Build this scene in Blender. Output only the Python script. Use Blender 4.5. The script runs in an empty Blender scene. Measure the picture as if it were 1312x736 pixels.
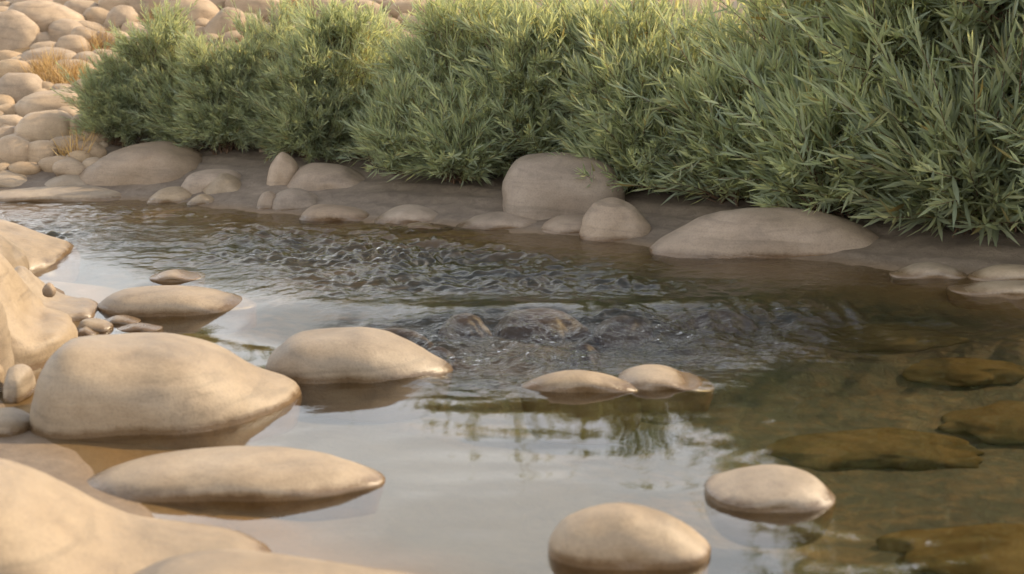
import bpy, bmesh, math, random
import numpy as np
from mathutils import Vector, Matrix

scene = bpy.context.scene
C = scene.collection
R = math.radians
rng = np.random.default_rng(7)

# ------------------------------------------------------------------ camera
CAM_H, PITCH, FPX, CX, CY = 0.85, R(11.5), 1802.0, 656.0, 368.0   # reference frame 1312 x 736

def ray(px, py):
    a = (px - CX) / FPX
    b = (CY - py) / FPX
    return np.array([a, math.cos(PITCH) + b * math.sin(PITCH), -math.sin(PITCH) + b * math.cos(PITCH)])

def on_plane(px, py, z=0.0):
    d = ray(px, py)
    t = (z - CAM_H) / d[2]
    return np.array([0, 0, CAM_H]) + d * t

def at_depth(px, py, Y):
    d = ray(px, py)
    return np.array([0, 0, CAM_H]) + d * (Y / d[1])

# ------------------------------------------------------------------ noise
_perm = np.random.default_rng(3).permutation(256)
_perm = np.concatenate([_perm, _perm, _perm])
_g3 = np.random.default_rng(4).normal(size=(256, 3))
_g3 /= np.linalg.norm(_g3, axis=1)[:, None]

def pn(x, y, z):
    x, y, z = np.broadcast_arrays(np.asarray(x, float), np.asarray(y, float), np.asarray(z, float))
    xi, yi, zi = np.floor(x).astype(int), np.floor(y).astype(int), np.floor(z).astype(int)
    xf, yf, zf = x - xi, y - yi, z - zi
    f = lambda t: t * t * t * (t * (t * 6 - 15) + 10)
    u, v, w = f(xf), f(yf), f(zf)
    r = 0
    for dx in (0, 1):
        for dy in (0, 1):
            for dz in (0, 1):
                h = _perm[_perm[_perm[(xi + dx) & 255] + ((yi + dy) & 255)] + ((zi + dz) & 255)]
                g = _g3[h]
                d = g[..., 0] * (xf - dx) + g[..., 1] * (yf - dy) + g[..., 2] * (zf - dz)
                r = r + d * (u if dx else 1 - u) * (v if dy else 1 - v) * (w if dz else 1 - w)
    return r * 1.6

def fbm(x, y, z, o=3):
    s, a = 0, 1.0
    for k in range(o):
        s = s + a * pn(x * 2 ** k + 17.3 * k, y * 2 ** k + 5.1 * k, z * 2 ** k)
        a *= 0.5
    return s

def sstep(a, b, x):
    t = np.clip((x - a) / (b - a), 0, 1)
    return t * t * (3 - 2 * t)

# ------------------------------------------------------------------ water level and shores
ZU = 0.055
_led = np.array([on_plane(*p, 0.03)[:2] for p in
                 [(-300, 325), (0, 340), (250, 368), (430, 420), (560, 418), (700, 414), (850, 410), (980, 404), (1100, 398), (1312, 393), (1700, 390)]])
_led_w = np.array([1.0, .9, .6, .30, .24, .22, .24, .28, .36, .5, .6])

def ledge(x):
    return np.interp(x, _led[:, 0], _led[:, 1]), np.interp(x, _led[:, 0], _led_w)

def level(x, y):
    yl, w = ledge(x)
    j = .09 * pn(x * 2.3, y * 1.0, 40.5) + .05 * pn(x * 6.1, y * 2.0, 41.5)
    return ZU * sstep(-0.5, 0.5, (y - yl + j) / (w * 1.45))

_far = [on_plane(*p, ZU)[:2] for p in
        [(-60, 256), (60, 257), (180, 257), (340, 272), (480, 284), (590, 291), (745, 303), (840, 318), (1000, 331), (1150, 347), (1312, 362)]]
_far = np.array([(-60, 18), (-12, 9.5), (-4, 6.3)] + [tuple(p) for p in _far] + [(2.6, 3.4), (5, 2.6), (12, 0.5), (60, -12)])

def far_y(x):
    return np.interp(x, _far[:, 0], _far[:, 1])

_near = np.array([(0.25, 0.6), (-0.02, 1.95)] + [tuple(on_plane(*p, 0.01)[:2]) for p in
                 [(300, 712), (215, 690), (120, 640), (75, 590), (52, 560), (45, 500), (95, 440), (120, 408), (75, 360)]]
                 + [(-2.1, 4.55), (-4, 4.9), (-12, 6.5), (-60, 14)])
# near shore: land where x < near_x(y)
_ny = np.argsort(_near[:, 1]); _near = _near[_ny]

def near_x(y):
    return np.interp(y, _near[:, 1], _near[:, 0])

def terrain(x, y):
    x = np.asarray(x, float); y = np.asarray(y, float)
    wl = level(x, y)
    d = y - far_y(x)
    left = sstep(0.2, -1.6, x)                       # cobble slope side
    bank_r = np.interp(d, [-3, -0.6, 0, 0.45, 1.0, 2.0, 4.5, 8, 14, 60, 400], [-.15, -.11, 0.0, .075, .15, .30, .85, 1.25, 1.5, 1.7, 2.2])
    bank_l = np.interp(d, [-3, -0.6, 0, 0.35, 0.8, 2.4, 4.5, 6.5, 10, 60, 400], [-.14, -.09, 0.0, .09, .17, .42, .86, 1.25, 1.6, 1.9, 2.4])
    far = wl + bank_r * (1 - left) + bank_l * left
    dn = near_x(y) - x
    near = np.interp(dn, [-1.3, -0.35, 0, .4, 1.2, 4, 60], [-.15, -.05, -.005, .02, .06, .4, 2.0])
    dc = 0.75 - y + 0.12 * x                          # bank the camera stands on
    cam = np.interp(dc, [-1.5, 0, .6, 3, 60], [-.3, 0, .14, .35, 1.5])
    h = np.maximum(np.maximum(far, wl * 0.6 + near), cam)
    h = np.maximum(h, wl - 0.15)
    yl_, w_ = ledge(x); bar = np.exp(-((y - yl_ + .06) / .24) ** 4) * sstep(-.75, -.4, x)
    h = np.maximum(h, wl - 0.15 + .095 * bar)
    n = fbm(x * 1.1, y * 1.1, 0.5, 4) * 0.05
    n = n * np.clip(np.abs(d) / 1.5, .15, 1) * np.where(h < wl - 0.03, 0.9, 0.55) * np.clip(0.5 + np.abs(y) * 0.1, 0.5, 6)
    dry = sstep(0.01, .12, d) * sstep(2.0, 1.2, d)
    led_ = d * 7 + .9 * pn(x * .9, y * .9, 30.0) + .35 * pn(x * 4, y * 4, 31.0)
    n = n + dry * (.020 * (np.abs((led_ % 1.0) - .5) * 2 - .5) * (.4 + .6 * pn(x * 1.4, y * 1.4, 33.0)) + .004 * fbm(x * 7, y * 9, 32.0, 3))
    n = n + fbm(x * 0.22, y * 0.22, 4.5, 2) * np.clip((y - 7) * 0.05, 0, .35)
    return h + n

def on_terrain(px, py):
    d = ray(px, py)
    ts = np.linspace(1.2, 40, 8000)
    P = np.array([0, 0, CAM_H]) + d[None, :] * ts[:, None]
    h = terrain(P[:, 0], P[:, 1])
    k = np.argmax(P[:, 2] < h)
    if not (P[:, 2] < h).any():
        k = 2500
    return np.array([P[k, 0], P[k, 1], h[k]])

# ------------------------------------------------------------------ node helpers
def new_mat(name):
    m = bpy.data.materials.new(name); m.use_nodes = True
    nt = m.node_tree; nt.nodes.clear()
    return m, nt, nt.nodes, nt.links

def node(N, t, **kw):
    n = N.new(t)
    for k, v in kw.items():
        if k in n.inputs.keys() if isinstance(k, str) else False:
            n.inputs[k].default_value = v
        else:
            setattr(n, k, v)
    return n

def ramp(N, stops):
    r = N.new('ShaderNodeValToRGB')
    e = r.color_ramp.elements
    while len(e) < len(stops): e.new(0.5)
    for k, (p, c) in enumerate(stops):
        e[k].position = p
        e[k].color = (c[0], c[1], c[2], 1) if not isinstance(c, (int, float)) else (c, c, c, 1)
    return r

def noise(N, L, vec, scale, detail=4, rough=0.55, dist=0.0):
    n = N.new('ShaderNodeTexNoise')
    n.inputs['Scale'].default_value = scale; n.inputs['Detail'].default_value = detail
    n.inputs['Roughness'].default_value = rough; n.inputs['Distortion'].default_value = dist
    L.new(vec, n.inputs['Vector'])
    return n

def math_n(N, L, op, a, b=None, clamp=False):
    n = N.new('ShaderNodeMath'); n.operation = op; n.use_clamp = clamp
    for i, v in enumerate((a, b)):
        if v is None: continue
        if isinstance(v, (int, float)): n.inputs[i].default_value = v
        else: L.new(v, n.inputs[i])
    return n.outputs[0]

def mix_c(N, L, fac, a, b, mode='MIX'):
    n = N.new('ShaderNodeMix'); n.data_type = 'RGBA'; n.blend_type = mode
    for sock, v in ((n.inputs[0], fac), (n.inputs[6], a), (n.inputs[7], b)):
        if isinstance(v, (int, float)): sock.default_value = v
        elif isinstance(v, tuple): sock.default_value = (*v, 1)
        else: L.new(v, sock)
    return n.outputs[2]

def rock_material(name, c_lo, c_mid, c_hi, rough=0.55, bump=0.35, wet=True, murk=False):
    m, nt, N, L = new_mat(name)
    out = N.new('ShaderNodeOutputMaterial'); b = N.new('ShaderNodeBsdfPrincipled')
    L.new(b.outputs[0], out.inputs[0])
    geo = N.new('ShaderNodeNewGeometry'); oi = N.new('ShaderNodeObjectInfo')
    off = N.new('ShaderNodeVectorMath'); off.operation = 'ADD'
    sc = N.new('ShaderNodeVectorMath'); sc.operation = 'SCALE'; sc.inputs['Scale'].default_value = 1.0
    cmb = N.new('ShaderNodeCombineXYZ')
    for i in range(3): L.new(math_n(N, L, 'MULTIPLY', oi.outputs['Random'], 31.0 + 7 * i), cmb.inputs[i])
    L.new(geo.outputs['Position'], off.inputs[0]); L.new(cmb.outputs[0], off.inputs[1])
    v = off.outputs[0]
    n1 = noise(N, L, v, 5.5, 6, 0.62, 0.6)
    n2 = noise(N, L, v, 26, 8, 0.68, 0.3)
    n3 = noise(N, L, v, 190, 4, 0.7)
    r1 = ramp(N, [(0.28, c_lo), (0.5, c_mid), (0.72, c_hi)])
    mx = math_n(N, L, 'ADD', math_n(N, L, 'MULTIPLY', n1.outputs[0], 0.6), math_n(N, L, 'MULTIPLY', n2.outputs[0], 0.4))
    L.new(mx, r1.inputs[0])
    # grain and dark mineral speckle
    sp = ramp(N, [(0.33, 0.76), (0.5, 1.0), (0.7, 1.08)]); L.new(n3.outputs[0], sp.inputs[0])
    col = mix_c(N, L, 0.75, r1.outputs[0], sp.outputs[0], 'MULTIPLY')
    # faint bedding bands / stains
    mp = N.new('ShaderNodeMapping'); L.new(v, mp.inputs[0])
    mp.inputs['Scale'].default_value = (1.2, 1.2, 9); mp.inputs['Rotation'].default_value = (0.25, 0.35, 0)
    nb = noise(N, L, mp.outputs[0], 2.4, 5, 0.6, 1.2)
    st = ramp(N, [(0.34, 0.66), (0.47, 0.97), (0.70, 1.10)]); L.new(nb.outputs[0], st.inputs[0])
    col = mix_c(N, L, 0.7, col, st.outputs[0], 'MULTIPLY')
    # individual tone
    hs = N.new('ShaderNodeHueSaturation'); L.new(col, hs.inputs['Color'])
    vr = N.new('ShaderNodeMapRange'); L.new(oi.outputs['Random'], vr.inputs[0]); vr.inputs[3].default_value = 0.88; vr.inputs[4].default_value = 1.10
    L.new(vr.outputs[0], hs.inputs['Value'])
    sr = N.new('ShaderNodeMapRange'); L.new(math_n(N, L, 'FRACT', math_n(N, L, 'MULTIPLY', oi.outputs['Random'], 7.31)), sr.inputs[0]); sr.inputs[3].default_value = 0.86; sr.inputs[4].default_value = 1.08
    L.new(sr.outputs[0], hs.inputs['Saturation'])
    col = hs.outputs[0]
    rr = math_n(N, L, 'ADD', math_n(N, L, 'MULTIPLY', n2.outputs[0], 0.3), rough - 0.15)
    if wet:
        # damp tide mark: a thin soaked band where stone meets water (height stored per vertex)
        at = N.new('ShaderNodeAttribute'); at.attribute_name = 'above_water'
        hh = math_n(N, L, 'ADD', at.outputs['Fac'], math_n(N, L, 'MULTIPLY', math_n(N, L, 'SUBTRACT', n2.outputs[0], 0.5), 0.02))
        w = N.new('ShaderNodeMapRange'); L.new(hh, w.inputs[0]); w.interpolation_type = 'SMOOTHSTEP'
        w.inputs[1].default_value = 0.006; w.inputs[2].default_value = 0.024; w.inputs[3].default_value = 1; w.inputs[4].default_value = 0
        dk = mix_c(N, L, 1.0, col, (0.52, 0.44, 0.36), 'MULTIPLY')
        col = mix_c(N, L, w.outputs[0], col, dk)
        rr2 = N.new('ShaderNodeMix'); rr2.data_type = 'FLOAT'
        L.new(w.outputs[0], rr2.inputs[0]); L.new(rr, rr2.inputs[2]); rr2.inputs[3].default_value = 0.22
        rr = rr2.outputs[0]
    if murk:
        # colour darkens with depth, painted in place of light absorbed by the water
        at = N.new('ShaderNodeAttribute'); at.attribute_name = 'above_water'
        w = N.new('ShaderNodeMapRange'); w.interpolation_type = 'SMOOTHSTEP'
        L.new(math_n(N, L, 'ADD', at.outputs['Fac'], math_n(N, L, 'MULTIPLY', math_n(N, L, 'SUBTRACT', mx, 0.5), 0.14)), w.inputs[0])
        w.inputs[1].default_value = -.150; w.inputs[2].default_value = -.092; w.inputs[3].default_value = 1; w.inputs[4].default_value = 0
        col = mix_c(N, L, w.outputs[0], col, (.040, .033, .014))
    L.new(col, b.inputs['Base Color']); L.new(rr, b.inputs['Roughness'])
    b.inputs['Specular IOR Level'].default_value = 0.0 if murk else 0.5
    bp = N.new('ShaderNodeBump'); bp.inputs['Strength'].default_value = bump; bp.inputs['Distance'].default_value = 0.009
    hsum = math_n(N, L, 'ADD', math_n(N, L, 'MULTIPLY', n2.outputs[0], 0.7), math_n(N, L, 'MULTIPLY', n3.outputs[0], 0.34))
    hsum = math_n(N, L, 'ADD', hsum, math_n(N, L, 'MULTIPLY', nb.outputs[0], 0.5))
    L.new(hsum, bp.inputs['Height']); L.new(bp.outputs[0], b.inputs['Normal'])
    return m

M_STONE = rock_material('pale_river_stone', (.175, .124, .076), (.27, .20, .128), (.345, .265, .177), 0.56)
M_BANK = rock_material('brown_bank_stone', (.17, .121, .083), (.265, .193, .13), (.335, .253, .18), 0.6, 0.5)
M_HILL = rock_material('slope_stone', (.22, .150, .086), (.335, .236, .144), (.43, .317, .203), 0.7, 0.5, wet=False)
M_BED = rock_material('submerged_stone', (.055, .041, .019), (.105, .076, .036), (.165, .12, .06), 0.6, 0.3, wet=False, murk=True)
M_DARK = rock_material('dark_wet_stone', (.025, .015, .009), (.07, .042, .023), (.13, .078, .043), 0.4, 0.4, wet=False)

# ------------------------------------------------------------------ tagging
def tag(o, label=None, cat=None, group=None, kind=None):
    if label: o['label'] = label
    if cat: o['category'] = cat
    if group: o['group'] = group
    if kind: o['kind'] = kind
    return o

def mesh_from(name, verts, faces_flat, nper, mat, smooth=True):
    me = bpy.data.meshes.new(name)
    nv = len(verts); nf = len(faces_flat) // nper
    me.vertices.add(nv); me.vertices.foreach_set('co', np.ascontiguousarray(verts, dtype=np.float32).ravel())
    me.loops.add(nf * nper); me.loops.foreach_set('vertex_index', np.ascontiguousarray(faces_flat, dtype=np.int32))
    me.polygons.add(nf)
    me.polygons.foreach_set('loop_start', np.arange(nf, dtype=np.int32) * nper)
    me.polygons.foreach_set('loop_total', np.full(nf, nper, dtype=np.int32))
    me.update(calc_edges=True)
    if smooth: me.polygons.foreach_set('use_smooth', np.ones(nf, dtype=bool))
    me.materials.append(mat)
    return me

def link(name, me, parent=None, loc=None):
    o = bpy.data.objects.new(name, me); C.objects.link(o)
    if loc is not None: o.location = loc
    if parent: o.parent = parent
    return o

# ------------------------------------------------------------------ rocks
_ico = {}
def ico(s):
    if s not in _ico:
        bm = bmesh.new(); bmesh.ops.create_icosphere(bm, subdivisions=s, radius=1)
        V = np.array([v.co[:] for v in bm.verts]); F = np.array([[v.index for v in f.verts] for f in bm.faces]).ravel()
        bm.free(); _ico[s] = (V, F)
    return _ico[s]

_seed = [0]
def finish_rock(P, F, centre, mat, label, name, group, cat='rock', size=0.3, amp=1.0):
    Q = P - centre
    if amp > 0: Q = roughen(Q, size, amp)
    me = mesh_from(name, Q, F, 3, mat)
    aw = centre[2] + Q[:, 2] - level(centre[0] + Q[:, 0], centre[1] + Q[:, 1])
    at = me.attributes.new('above_water', 'FLOAT', 'POINT'); at.data.foreach_set('value', aw.astype(np.float32))
    o = link(name, me, loc=centre)
    tag(o, label, cat, group)
    return o

def project(P):
    q = P - np.array([0, 0, CAM_H])
    cp, sp = math.cos(PITCH), math.sin(PITCH)
    dz = q[:, 1] * cp - q[:, 2] * sp
    up = q[:, 1] * sp + q[:, 2] * cp
    return CX + FPX * q[:, 0] / dz, CY - FPX * up / dz

def roughen(Q, size, amp):
    """weathered lumps on a smooth rock, Q relative to its centre"""
    _seed[0] += 1
    s = _seed[0] * 3.7
    k = 1.0 / size
    nrm = Q / np.maximum(np.linalg.norm(Q, axis=1)[:, None], 1e-6)
    d = 0.085 * pn(Q[:, 0] * k * 1.3 + s, Q[:, 1] * k * 1.3, Q[:, 2] * k * 1.8 + s)
    d = d + 0.032 * pn(Q[:, 0] * k * 3.1 + s, Q[:, 1] * k * 3.1 + s, Q[:, 2] * k * 3.6)
    d = d + 0.010 * fbm(Q[:, 0] * k * 8 + s, Q[:, 1] * k * 8 + s, Q[:, 2] * k * 9, 3)
    return Q + nrm * (d * size * amp)[:, None]

def spline(p, k=8):
    q = np.concatenate([[2 * p[0] - p[1]], p, [2 * p[-1] - p[-2]]]); out = []
    for i in range(1, len(q) - 2):
        for t in np.linspace(0, 1, k, endpoint=False):
            out.append(.5 * (2 * q[i] + (q[i + 1] - q[i - 1]) * t + (2 * q[i - 1] - 5 * q[i] + 4 * q[i + 1] - q[i + 2]) * t * t
                             + (3 * q[i] - q[i - 1] - 3 * q[i + 1] + q[i + 2]) * t ** 3))
    out.append(p[-1]); out = np.array(out)
    out[:, 0] = np.maximum.accumulate(out[:, 0])
    return out

def outline_rock(pts, front, label, mat=None, base=None, depth=None, name='boulder', group=None, under=0.55, p=2.25, sub=5, amp=1.0, yaw=0.0, cat='rock', dmul=1.0, ends=None, tips=False, skew=0.0, point=0.0):
    """A rock whose profile (reference pixels, left end to right end) stands at its own distance; front = pixel row of its front foot."""
    pts = spline(np.array(pts, float))
    mat = mat or M_STONE
    x_mid = 0.5 * (pts[0, 0] + pts[-1, 0]); y_end = ends if ends else 0.5 * (pts[0, 1] + pts[-1, 1])
    if base == 'ground':
        gq = on_terrain(x_mid, front - 1.5); base = float(max(gq[2], level(gq[0], gq[1]))) - .004
    z = base
    if z is None:
        z = 0.0
        for _ in range(6):
            g = on_plane(x_mid, y_end, z); z = float(level(g[0], g[1]))
    g0 = on_plane(x_mid, y_end, z); gf = on_plane(x_mid, front, z)
    D = depth if depth else max((g0[1] - gf[1]) * 1.15, 0.02) * dmul
    Y = gf[1] + D * 0.92
    prof = np.array([at_depth(q[0], q[1], Y) for q in pts])[:, [0, 2]]
    xm = 0.5 * (prof[:, 0].min() + prof[:, 0].max()); hw = 0.5 * (prof[:, 0].max() - prof[:, 0].min())
    top = prof[:, 1].max(); H = max(top - z, 0.01)
    zc = z - 0.06 * H if not tips else 0.5 * (prof[0, 1] + prof[-1, 1])
    if tips: H = top - zc
    lo = max(under * H + 0.25 * hw * under, min(.17, 1.1 * hw))          # the stone goes on down into the bed
    # close the profile underground
    a = np.linspace(0, math.pi, 9)[1:-1]
    low = np.stack([xm + hw * 1.0 * np.sign(np.cos(a)) * np.abs(np.cos(a)) ** .55, np.minimum(prof[0, 1], prof[-1, 1]) - lo * np.sin(a)], 1)
    poly = np.concatenate([prof, low])
    # dense closed polyline, polar around the centre in normalised units
    cl = np.concatenate([poly, poly[:1]])
    dense = np.concatenate([cl[i] + (cl[i + 1] - cl[i]) * np.linspace(0, 1, 12, endpoint=False)[:, None] for i in range(len(cl) - 1)])
    nx = (dense[:, 0] - xm) / hw; nz = (dense[:, 1] - zc) / H
    al = np.arctan2(nz, nx); rad = np.hypot(nx, nz)
    o_ = np.argsort(al); al, rad = al[o_], rad[o_]
    grid = np.linspace(-math.pi, math.pi, 361)[:-1]
    Rg = np.interp(grid, np.concatenate([al - 2 * math.pi, al, al + 2 * math.pi]), np.tile(rad, 3))
    ker = np.exp(-0.5 * (np.arange(-20, 21) / 3.5) ** 2); ker /= ker.sum()
    Rg = np.convolve(np.concatenate([Rg[-20:], Rg, Rg[:20]]), ker, 'valid')
    V, F = ico(sub)
    v = V[:, 1]; ang = np.arctan2(V[:, 2], V[:, 0])
    r = np.interp(ang, np.append(grid, math.pi), np.append(Rg, Rg[0]))
    rho = np.power(np.clip(1 - np.abs(v) ** p, 0, 1), 1 / p)
    X = hw * r * np.cos(ang) * rho; Z = H * r * np.sin(ang) * rho; YY = D * v * (0.75 + 0.25 * rho)
    xh = X / hw
    YY = YY * (1 - point * np.clip(xh, 0, 1) ** 2 - .5 * point * np.clip(-xh, 0, 1) ** 4) + skew * D * xh * np.abs(xh)
    cy_, sy_ = math.cos(yaw), math.sin(yaw)
    X, YY = X * cy_ - YY * sy_, X * sy_ + YY * cy_
    P = np.stack([xm + X, Y + YY, zc + Z], 1)
    ctr = np.array([xm, Y, zc])
    P = ctr + roughen(P - ctr, (hw * H * D) ** (1 / 3.), amp)
    # settle size and seat against the measured picture: top, ends and front foot
    ty, tx0, tx1 = pts[:, 1].min(), pts[:, 0].min(), pts[:, 0].max()
    for _ in range(5):
        vis = P[:, 2] > z - 0.002
        px, py = project(P[vis])
        P[:, 2] = z + (P[:, 2] - z) * np.clip((y_end - ty) / max(y_end - py.min(), 2), .75, 1.3)
        vis = P[:, 2] > z - 0.002
        px, py = project(P[vis])
        k = np.clip((tx1 - tx0) / (px.max() - px.min()), .8, 1.25)
        c0 = 0.5 * (P[vis, 0].min() + P[vis, 0].max())
        P[:, 0] = c0 + (P[:, 0] - c0) * k + ((tx0 + tx1) - (px.min() + px.max())) * .5 * Y / FPX
        if depth is None:
            vis = P[:, 2] > z - 0.002
            want = on_plane(x_mid, front, z)[1]
            P[:, 1] += (want - P[vis, 1].min()) * .8
    for _ in range(4):                                   # crest line column by column
        px, py = project(P)
        nb = 22; ed = np.linspace(tx0, tx1, nb + 1); mid = (ed[1:] + ed[:-1]) / 2
        want = np.interp(mid, pts[:, 0], pts[:, 1]); f = np.ones(nb)
        bi = np.clip(np.digitize(px, ed) - 1, 0, nb - 1); vis = P[:, 2] > z
        for q in range(nb):
            mk = vis & (bi == q)
            if mk.sum() > 3 and y_end - want[q] > 3:
                f[q] = np.clip((y_end - want[q]) / max(y_end - py[mk].min(), 2), .6, 1.5)
        f = 1 + (f - 1) * np.clip(np.minimum(np.arange(nb), nb - 1 - np.arange(nb)) / 4.0, 0, 1)
        f = np.convolve(np.concatenate([f[:1], f[:1], f, f[-1:], f[-1:]]), [.1, .2, .4, .2, .1], 'valid')
        sc = np.interp(px, mid, f)
        P[:, 2] = np.where(P[:, 2] > z, z + (P[:, 2] - z) * sc, P[:, 2])
    ctr = np.array([P[:, 0].mean(), P[:, 1].mean(), z])
    return finish_rock(P, F, ctr, mat, label, name, group, cat, amp=0)

def blob_rock(cx, cy, rx, ry, label, mat, name='boulder', group=None, tilt=0.0, dfac=0.9, grow=1.1, sub=4, sink=0.55, amp=1.1, p=2.3):
    """Rounded rock bedded in the terrain where the picture shows it: centre and half sizes in reference pixels."""
    g = on_terrain(cx, cy + ry * sink)
    Y = g[1]; s = math.hypot(Y, CAM_H - g[2]) / FPX
    a, c = rx * s * grow, ry * s * grow
    b = max(a * dfac, c * 0.9)
    ctr = at_depth(cx, cy, Y + b * 0.25)
    V, F = ico(sub)
    sg = lambda q, e: np.sign(q) * np.abs(q) ** e
    e = 2.0 / p
    Q = np.stack([a * sg(V[:, 0], e), b * sg(V[:, 1], e), c * sg(V[:, 2], e)], 1)
    Q[:, 2] = np.where(Q[:, 2] < 0, Q[:, 2] * 1.5, Q[:, 2])
    ct, st = math.cos(tilt), math.sin(tilt)
    X = Q[:, 0] * ct - Q[:, 2] * st; Z = Q[:, 0] * st + Q[:, 2] * ct
    yw = random.uniform(-.4, .4)
    X2 = X * math.cos(yw) - Q[:, 1] * math.sin(yw); Y2 = X * math.sin(yw) + Q[:, 1] * math.cos(yw)
    P = np.stack([X2, Y2, Z], 1) + ctr
    return finish_rock(P, F, ctr, mat, label, name, group, size=(a * b * c) ** (1 / 3.), amp=amp)

random.seed(5)
G_POOL = 'boulders standing in the calm pool'
G_BANK = 'boulders along the far bank'
G_LEFT = 'boulders on the near left shore'
G_SUB = 'stones lying under the water'
G_HILL = 'boulders on the cobble slope'

# --- stones standing in the near pool
outline_rock([(37, 522), (38, 480), (50, 452), (85, 435), (150, 428), (220, 427), (285, 442), (340, 477), (374, 505), (386, 524)], 564,
             'largest pale dome boulder standing in the pool, blunt at left and pointed at right', group=G_POOL, amp=.55, p=2.6, ends=524, skew=.38, point=.5)
outline_rock([(339, 468), (346, 450), (375, 428), (430, 420), (485, 421), (530, 437), (560, 457), (578, 473)], 492,
             'pale domed boulder standing in the pool just below the left end of the riffle', group=G_POOL, amp=.55, p=2.4, ends=472, skew=.12, point=.5)
outline_rock([(107, 619), (140, 598), (200, 581), (290, 572), (380, 574), (450, 588), (494, 608)], 644,
             'long low flat-topped pale stone in the pool in front of the largest boulder', group=G_POOL, amp=.55, ends=615, point=.35)
outline_rock([(702, 690), (712, 671), (730, 658), (760, 648), (795, 644), (830, 649), (865, 662), (892, 679), (911, 696)], 731,
             'rounded almond stone nearest the camera in the middle of the calm pool', group=G_POOL, amp=.5, under=.9, p=2.0, ends=706, tips=True)
outline_rock([(902, 617), (920, 608), (945, 600), (985, 595), (1015, 598), (1045, 609), (1071, 629)], 658,
             'smaller almond stone alone in the pool at right, pointed at both ends', group=G_POOL, amp=.5, under=.9, p=2.0, ends=631, tips=True)
outline_rock([(666, 493), (700, 479), (740, 474), (785, 481), (822, 497)], 503,
             'low pale stone at pool edge below the riffle, left one of a touching pair', group=G_POOL, amp=.55, name='stone')
outline_rock([(791, 481), (808, 471), (830, 467), (855, 469), (880, 479), (906, 493)], 500,
             'low pale stone at pool edge below the riffle, right one of a touching pair', group=G_POOL, amp=.55, name='stone')
outline_rock([(124, 388), (150, 372), (200, 366), (255, 367), (300, 376), (329, 389)], 403,
             'long flat oval stone in the shallows behind the largest boulder', group=G_POOL, amp=.55, name='stone', ends=391, point=.3)
outline_rock([(191, 353), (225, 345), (263, 353)], 359,
             'small flat stone barely above water beyond the long flat oval stone', group=G_POOL, amp=.55, name='stone', sub=4)
# --- pebbles by the near left shore
outline_rock([(97, 420), (106, 410), (125, 408), (142, 414), (146, 424)], 427, 'small round tan pebble touching the back of the largest boulder', name='pebble', group='pebbles behind the largest boulder', sub=4, cat='pebble')
outline_rock([(127, 412), (150, 404), (168, 405), (181, 411)], 416, 'small flat pale pebble with a broken right edge behind the largest boulder', name='pebble', group='pebbles behind the largest boulder', sub=4, cat='pebble')
outline_rock([(146, 421), (172, 414), (192, 415), (209, 420)], 425, 'thin flat pebble lowest and furthest right of those behind the largest boulder', name='pebble', group='pebbles behind the largest boulder', sub=4, cat='pebble')
outline_rock([(97, 424), (110, 418), (124, 421), (130, 428)], 431, 'tiny pebble in front of the round tan pebble at the left shore', name='pebble', group='pebbles behind the largest boulder', sub=4, cat='pebble')
# --- near left shore
outline_rock([(-110, 345), (-95, 300), (-50, 281), (0, 281), (40, 293), (78, 311), (96, 332), (101, 346)], 352,
             'big smooth boulder sloping down to the rippled water at the left frame edge', group=G_LEFT, base=.03, depth=.30)
outline_rock([(-70, 352), (-50, 312), (-10, 299), (14, 308), (31, 326), (38, 350)], 372,
             'round boulder wedged between the two big left shore boulders', group=G_LEFT, base=.03, depth=.22)
outline_rock([(-130, 478), (-110, 380), (-60, 330), (-5, 321), (22, 346), (45, 377), (75, 402), (97, 418), (100, 440)], 476,
             'tall steep shore boulder behind the largest pool boulder with creased lower flank', group=G_LEFT, base=.02, depth=.26, p=2.4)
outline_rock([(-20, 392), (20, 342), (45, 352), (70, 372), (105, 388), (124, 398)], 409,
             'low rough ledge of rock running out from behind the tall shore boulder', group=G_LEFT, base=.02, depth=.16, amp=1.8)
outline_rock([(54, 370), (60, 363), (67, 364), (72, 372)], 373, 'tiny dark pebble lying on the rough rock ledge', name='pebble', base=.085, group='pebbles behind the largest boulder', sub=3, depth=.02, cat='pebble', mat=M_BANK)
outline_rock([(-60, 478), (-40, 410), (-15, 378), (2, 386), (12, 420), (18, 462), (18, 476)], 497,
             'narrow upright boulder at the left frame edge in front of the tall shore boulder', group=G_LEFT, base=.02, depth=.12)
outline_rock([(-26, 490), (-18, 470), (-4, 465), (4, 474), (6, 490)], 500, 'small ball-like cobble cut by the left frame edge', group=G_LEFT, base=.02, depth=.05, name='cobble', sub=4)
outline_rock([(4, 495), (10, 474), (26, 467), (42, 474), (46, 495)], 512, 'small rounded cobble tucked against the left side of the largest boulder', group=G_LEFT, base=.01, depth=.07, name='cobble', sub=4)
outline_rock([(-60, 548), (-30, 530), (10, 522), (36, 529), (49, 548)], 566, 'flat tan stone at the left frame edge beside the largest boulder', group=G_LEFT, base=.0, depth=.09, name='stone', sub=4)
# --- slabs nearest the camera
outline_rock([(-420, 740), (-300, 640), (-120, 588), (0, 586), (60, 603), (130, 643), (200, 672), (262, 695), (320, 728), (350, 760)], 815,
             'huge smooth tan slab filling the bottom left corner of the picture', group='slabs nearest the camera', base=.0, depth=.24, name='slab', p=2.5, amp=.35, ends=757, under=.8)
outline_rock([(60, 800), (130, 752), (200, 717), (280, 703), (370, 711), (450, 723), (540, 741), (600, 775)], 850,
             'low smooth slab along the bottom edge, right of the huge corner slab', group='slabs nearest the camera', base=.0, depth=.16, name='slab', p=2.4, amp=.35, ends=772, under=.8)

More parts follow.
